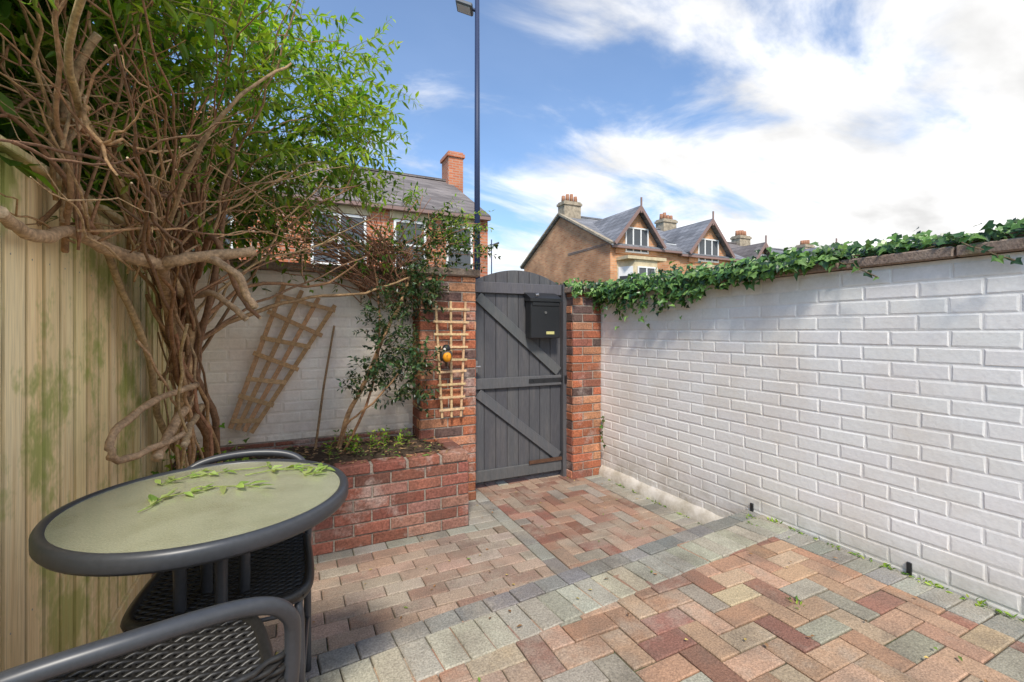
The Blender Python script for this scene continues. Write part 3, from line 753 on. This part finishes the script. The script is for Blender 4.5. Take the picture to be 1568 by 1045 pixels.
# leafy shoots in front of the bare canes, high over the table
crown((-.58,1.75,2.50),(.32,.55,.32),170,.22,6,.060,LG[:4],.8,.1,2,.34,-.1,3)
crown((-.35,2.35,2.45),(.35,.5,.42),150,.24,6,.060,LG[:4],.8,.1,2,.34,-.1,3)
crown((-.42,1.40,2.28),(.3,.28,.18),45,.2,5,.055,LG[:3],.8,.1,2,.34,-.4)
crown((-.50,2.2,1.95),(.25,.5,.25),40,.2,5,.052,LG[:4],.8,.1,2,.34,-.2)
for i in range(70):
    p=V((R.uniform(-.05,.38),R.uniform(2.8,3.3),R.uniform(2.2,3.1)))
    shoot(mt,ml,p,V((R.uniform(.3,1),R.uniform(-.3,.3),R.uniform(-.1,.7))),R.uniform(.3,.5),11,.062,LG[:3])
for i in range(330):
    p=V((R.uniform(-.62,-.22),R.uniform(2.7,3.2),.5+abs(R.gauss(0,.09))))
    ivyleaf(ml,p,V((R.uniform(-.6,.6),-.8,R.uniform(-.6,.4))),V((R.uniform(-.5,.5),-.6,.8)),R.uniform(.025,.045),vary(R.choice(LG[1:]),.3))
mt.build('twigs',M_bark,CL);ml.build('leaves',M_leaf,CL)
SH=empty('holly_shrub');mb=MB();mt=MB();ml=MB()
limb([(.30,3.4,.5),(.36,3.38,.75),(.48,3.36,1.0),(.60,3.35,1.3),(.74,3.33,1.6),(.82,3.4,1.85)],.017,.010)
limb([(.33,3.35,.5),(.5,3.3,.9),(.56,3.3,1.3),(.55,3.35,1.7),(.45,3.4,2.0)],.010,.006)
limb([(.28,3.4,.5),(.34,3.3,.7),(.5,3.2,.85),(.66,3.15,1.05)],.009,.005)
for i in range(150):
    h=V((R.uniform(.45,.85),3.4+R.uniform(-.06,.1),R.uniform(1.5,1.9)))
    e=V((.58+R.uniform(-.95,.68),3.4+R.uniform(-.3,.4),R.uniform(1.75,2.4)))
    n=9;mb.tube(wander(h,e,n,.03,.06),[R.choice([.003,.0045,.006])*(1-.6*t/n) for t in range(n+1)],4,vary((.34,.17,.10),.3))
mb.build('stems',M_bark,SH,True)
HP=[(.035,.085,.03),(.05,.11,.035),(.02,.05,.02),(.10,.18,.06)]
crown((.60,3.25,1.35),(.16,.14,.28),80,.11,5,.038,HP,.5,.1,2,.5)
crown((.74,3.22,1.05),(.18,.14,.24),110,.12,5,.040,HP,.5,.1,2,.5)
crown((.50,3.25,.98),(.16,.14,.14),45,.10,5,.036,HP,.5,.1,2,.5)
crown((.85,3.3,1.62),(.16,.12,.20),110,.10,5,.038,HP,.5,.1,2,.5)
crown((1.02,3.3,1.98),(.34,.2,.20),130,.14,5,.038,[(.05,.11,.02),(.10,.2,.03),(.03,.07,.02)],.5,.1,2,.5)
ml.build('leaves',M_dleaf,SH);mt.build('twigs',M_bark,SH)
ml=MB();mt=MB()
crown((.45,3.5,2.10),(.85,.3,.32),270,.2,6,.052,LG,.7,.1,2,.35,-.15,3.5)
for i in range(16):
    shoot(mt,ml,V((R.uniform(.9,1.2),3.3,R.uniform(1.9,2.25))),V((R.uniform(.2,1),-.2,R.uniform(0,.6))),.22,8,.04,LG[:4],asp=.35)
for i in range(26):
    shoot(mt,ml,V((R.uniform(.2,.75),R.uniform(3.1,3.45),.52)),V((R.uniform(-.4,.4),-.2,.9)),.12,5,.035,LG[1:],asp=.4)
ml.build('pale_leaves',M_leaf,SH);mt.build('pale_twigs',M_bark,SH)
IV=empty('ivy');ml=MB();mt=MB();IP=[(.07,.16,.035),(.04,.10,.025),(.13,.24,.05),(.19,.32,.09),(.025,.06,.02)]
def ivy_at(p,n,L):
    d=V((R.uniform(-.6,.2),R.uniform(-.8,.8),R.uniform(-1,.15)));ivyleaf(ml,p,d,n+rv(.45),L,vary(R.choice(IP),.25))
for i in range(2100):
    y=3.5-2.1*(R.random()**1.2);f=max(0,min(1,(y-1.6)/1.2))
    lump=.5+.5*noise.noise(V((y*3.3,1.5,0)))
    if R.random()<.5:
        p=V((2.56-abs(R.gauss(0,.03)),y,1.74-abs(R.gauss(0,.08))*(.4+1.1*f)*(.5+lump)));n=V((-1,0,.5))
    else: p=V((R.uniform(2.54,2.86),y,1.735+abs(R.gauss(0,.035))*(.7+lump)));n=V((-.4,0,1))
    ivy_at(p,n,R.uniform(.03,.058))
for i in range(1500):
    y=R.uniform(.0,2.0);p=V((R.uniform(2.57,2.84),y,1.735+abs(R.gauss(0,.03))*(.9+noise.noise(V((y*5,0,0))))));ivy_at(p,V((-.8,-.2,.8)),R.uniform(.03,.05))
for i in range(260):
    p=V((R.uniform(2.26,2.62),R.uniform(3.40,3.8),1.75+abs(R.gauss(0,.025))));
    if R.random()<.3:p=V((R.uniform(2.26,2.6),3.41,R.uniform(1.66,1.76)))
    ivy_at(p,V((-.3,-.6,.7)),R.uniform(.03,.05))
for a,b in(((2.56,1.45,1.72),(2.55,1.2,1.60)),((2.56,2.6,1.7),(2.57,2.4,1.52)),((2.57,3.2,1.65),(2.57,3.15,1.45)),((2.59,3.4,.55),(2.58,3.37,.3)),((2.55,.9,1.72),(2.56,.75,1.62))):
    q=wander(a,b,6,.02);mt.tube(q,.003,4,(.12,.09,.05))
    for s in q: ivy_at(s,V((-1,0,.3)),R.uniform(.025,.04))
for k in range(6):
    q=[(2.62+R.uniform(-.03,.1),3.45-i*.3,1.730+R.uniform(-.01,.015)) for i in range(12)];mt.tube(cat(q,3),.0035,4,vary((.14,.10,.06),.2))
ml.build('leaves',M_dleaf,IV);mt.build('stems',M_bark,IV)
ml=MB()
for i in range(560):
    p=V((R.uniform(-.6,.98),R.uniform(2.98,3.52),.52+R.uniform(0,.03)));
    if p.y<3.06:p.z=.517
    leaf(ml,p,V((R.uniform(-1,1),R.uniform(-1,1),R.uniform(-.1,.2))),V((0,0,1))+rv(.5),R.uniform(.02,.045),.014,vary(R.choice([(.28,.16,.08),(.38,.24,.12),(.18,.11,.06),(.12,.19,.04)]),.3))
for i in range(120):
    x=R.uniform(-.5,2.5);up=R.random()<.45
    y=R.uniform(.6,1.7) if up else R.uniform(1.9,3.5)
    if not up and x<1.1:y=R.uniform(1.9,2.94)
    leaf(ml,V((x,y,(UP+.012) if up else .008)),V((R.uniform(-1,1),R.uniform(-1,1),.05)),V((0,0,1))+rv(.3),R.uniform(.012,.03),.011,vary(R.choice([(.30,.16,.07),(.18,.10,.05),(.16,.24,.04),(.45,.33,.10)]),.3))
ml.build('fallen_leaves',M_litter)
ml=MB();mt=MB();zt=UP+.005+.72+.006
for (x,y,a,L) in((-.30,1.38,.3,.13),(-.22,1.44,-.4,.16),(-.12,1.50,.2,.18),(-.25,1.55,.1,.18),(-.05,1.52,-.3,.14),(-.31,1.30,1.2,.08),(.03,1.42,.5,.06),(-.32,1.50,.8,.12)):
    d=V((math.cos(a),math.sin(a),0));n=5;q=[V((x,y,zt))+d*L*i/n+V((R.uniform(-.008,.008),R.uniform(-.008,.008),0)) for i in range(n+1)]
    mt.tube(q,.0016,4,(.25,.33,.08))
    for s in q:
        for k in range(R.choice([0,1,2,2])):
            b=a+R.choice([-1,1])*R.uniform(.2,1.5)
            leaf(ml,s+V((0,0,.002)),V((math.cos(b),math.sin(b),R.uniform(.0,.3))),V((0,0,1))+rv(.5),R.uniform(.025,.06),R.uniform(.012,.02),vary(R.choice([(.32,.42,.12),(.24,.36,.08),(.38,.44,.18)]),.2))
CUT=empty('leaf_clippings');ml.build('leaves',M_leaf,CUT);mt.build('twigs',M_bark,CUT)
ml=MB()
for i in range(70):
    y=R.uniform(.2,1.85) if R.random()<.75 else R.uniform(1.9,3.4)
    z=UP if y<1.9 else 0.0
    for k in range(R.randrange(2,6)):
        leaf(ml,V((2.585+R.uniform(-.02,.01) if z else 2.56,y+R.uniform(-.02,.02),z+.003)),V((R.uniform(-1,.2),R.uniform(-1,1),R.uniform(.1,.8))),V((-.5,0,1))+rv(.4),R.uniform(.012,.03),.009,vary(R.choice(LG),.3))
for c in((2.42,1.78),(2.5,1.85),(1.9,1.2),(-.4,2.4)):
    for k in range(12):
        z=UP+.004 if c[1]<1.9 else 0
        leaf(ml,V((c[0]+R.gauss(0,.015),c[1]+R.gauss(0,.02),z)),V((R.uniform(-1,1),R.uniform(-1,1),R.uniform(.1,.7))),V((0,0,1)),.02,.008,vary(R.choice(LG),.3))
ml.build('weeds',M_leaf)
mb=MB()
for y in(1.915,1.105): mb.box((2.600,y-.010,UP-.01),(2.612,y+.010,UP+.055),(.02,.02,.02),0,.002)
mb.build('wall_vent',M_black)
# ---------------------------------------------------------------- world, sun, camera
el=math.radians(50);az=math.radians(202)
sd=V((math.sin(az)*math.cos(el),math.cos(az)*math.cos(el),math.sin(el)))
w=bpy.data.worlds.new("World");S.world=w;w.use_nodes=True;nt=w.node_tree;N=nt.nodes;L=nt.links
bg=N['Background'];sk=N.new('ShaderNodeTexSky');sk.sky_type='NISHITA';sk.sun_disc=False;sk.sun_elevation=el;sk.sun_rotation=az
sk.air_density=1.0;sk.dust_density=.8;sk.ozone_density=1.5
tc=N.new('ShaderNodeTexCoord');sp=N.new('ShaderNodeSeparateXYZ');L.new(tc.outputs['Generated'],sp.inputs[0])
def M(op,a,b=None,c=None):
    m=N.new('ShaderNodeMath');m.operation=op
    for i,x in enumerate((a,b,c)):
        if x is None:continue
        if isinstance(x,(int,float)):m.inputs[i].default_value=x
        else:L.new(x,m.inputs[i])
    return m.outputs[0]
zz=M('ADD',M('MAXIMUM',sp.outputs[2],0),.22)
u=M('DIVIDE',sp.outputs[0],zz);v=M('DIVIDE',sp.outputs[1],zz)
cb=N.new('ShaderNodeCombineXYZ');L.new(u,cb.inputs[0]);L.new(v,cb.inputs[1])
mp=N.new('ShaderNodeMapping');mp.inputs['Rotation'].default_value=(0,0,math.radians(-20));mp.inputs['Scale'].default_value=(.9,1.5,1);mp.inputs['Location'].default_value=(1.3,.4,0);L.new(cb.outputs[0],mp.inputs[0])
n1=N.new('ShaderNodeTexNoise');n1.inputs['Scale'].default_value=1.6;n1.inputs['Detail'].default_value=8;n1.inputs['Roughness'].default_value=.57;n1.inputs['Distortion'].default_value=.5;L.new(mp.outputs[0],n1.inputs[0])
bias=M('MULTIPLY',M('SUBTRACT',M('ADD',M('MULTIPLY',sp.outputs[0],.9),M('MULTIPLY',sp.outputs[1],-.25)),.31),.38)
lowb=M('MULTIPLY',M('SUBTRACT',.30,sp.outputs[2]),.32)
f=M('ADD',M('ADD',n1.outputs[0],bias),lowb)
r=N.new('ShaderNodeMapRange');r.interpolation_type='SMOOTHSTEP';r.inputs[1].default_value=.36;r.inputs[2].default_value=.62;r.inputs[3].default_value=.06;L.new(f,r.inputs[0])
n2=N.new('ShaderNodeTexNoise');n2.inputs['Scale'].default_value=2.6;n2.inputs['Detail'].default_value=5;L.new(mp.outputs[0],n2.inputs[0])
cr=N.new('ShaderNodeMapRange');cr.inputs[1].default_value=.3;cr.inputs[2].default_value=.7;cr.inputs[3].default_value=5.6;cr.inputs[4].default_value=9.6;L.new(n2.outputs[0],cr.inputs[0])
cc=N.new('ShaderNodeCombineColor');L.new(M('MULTIPLY',cr.outputs[0],1.0),cc.inputs[0]);L.new(M('MULTIPLY',cr.outputs[0],.995),cc.inputs[1]);L.new(M('MULTIPLY',cr.outputs[0],.99),cc.inputs[2])
sx=N.new('ShaderNodeMix');sx.data_type='RGBA';sx.blend_type='MULTIPLY';sx.inputs[0].default_value=1;L.new(sk.outputs[0],sx.inputs[6]);sx.inputs[7].default_value=(1.1,1.32,1.5,1)
mx=N.new('ShaderNodeMix');mx.data_type='RGBA';L.new(r.outputs[0],mx.inputs[0]);L.new(sx.outputs[2],mx.inputs[6]);L.new(cc.outputs[0],mx.inputs[7])
L.new(mx.outputs[2],bg.inputs[0]);bg.inputs[1].default_value=.15
sl=bpy.data.lights.new('sun','SUN');sl.energy=4.1;sl.angle=math.radians(9);sl.color=(1,.93,.82)
so=bpy.data.objects.new('sun',sl);S.collection.objects.link(so);so.rotation_euler=sd.to_track_quat('Z','Y').to_euler()
cam=bpy.data.cameras.new('camera');co=bpy.data.objects.new('camera',cam);S.collection.objects.link(co)
cam.lens=16;cam.sensor_width=36;cam.shift_y=-.011;cam.clip_start=.02;cam.clip_end=3000
co.location=(0,0,1.35);co.rotation_euler=(math.radians(90),0,math.radians(-25.9))
S.camera=co
S.view_settings.view_transform='Standard';S.view_settings.look='None';S.view_settings.exposure=0
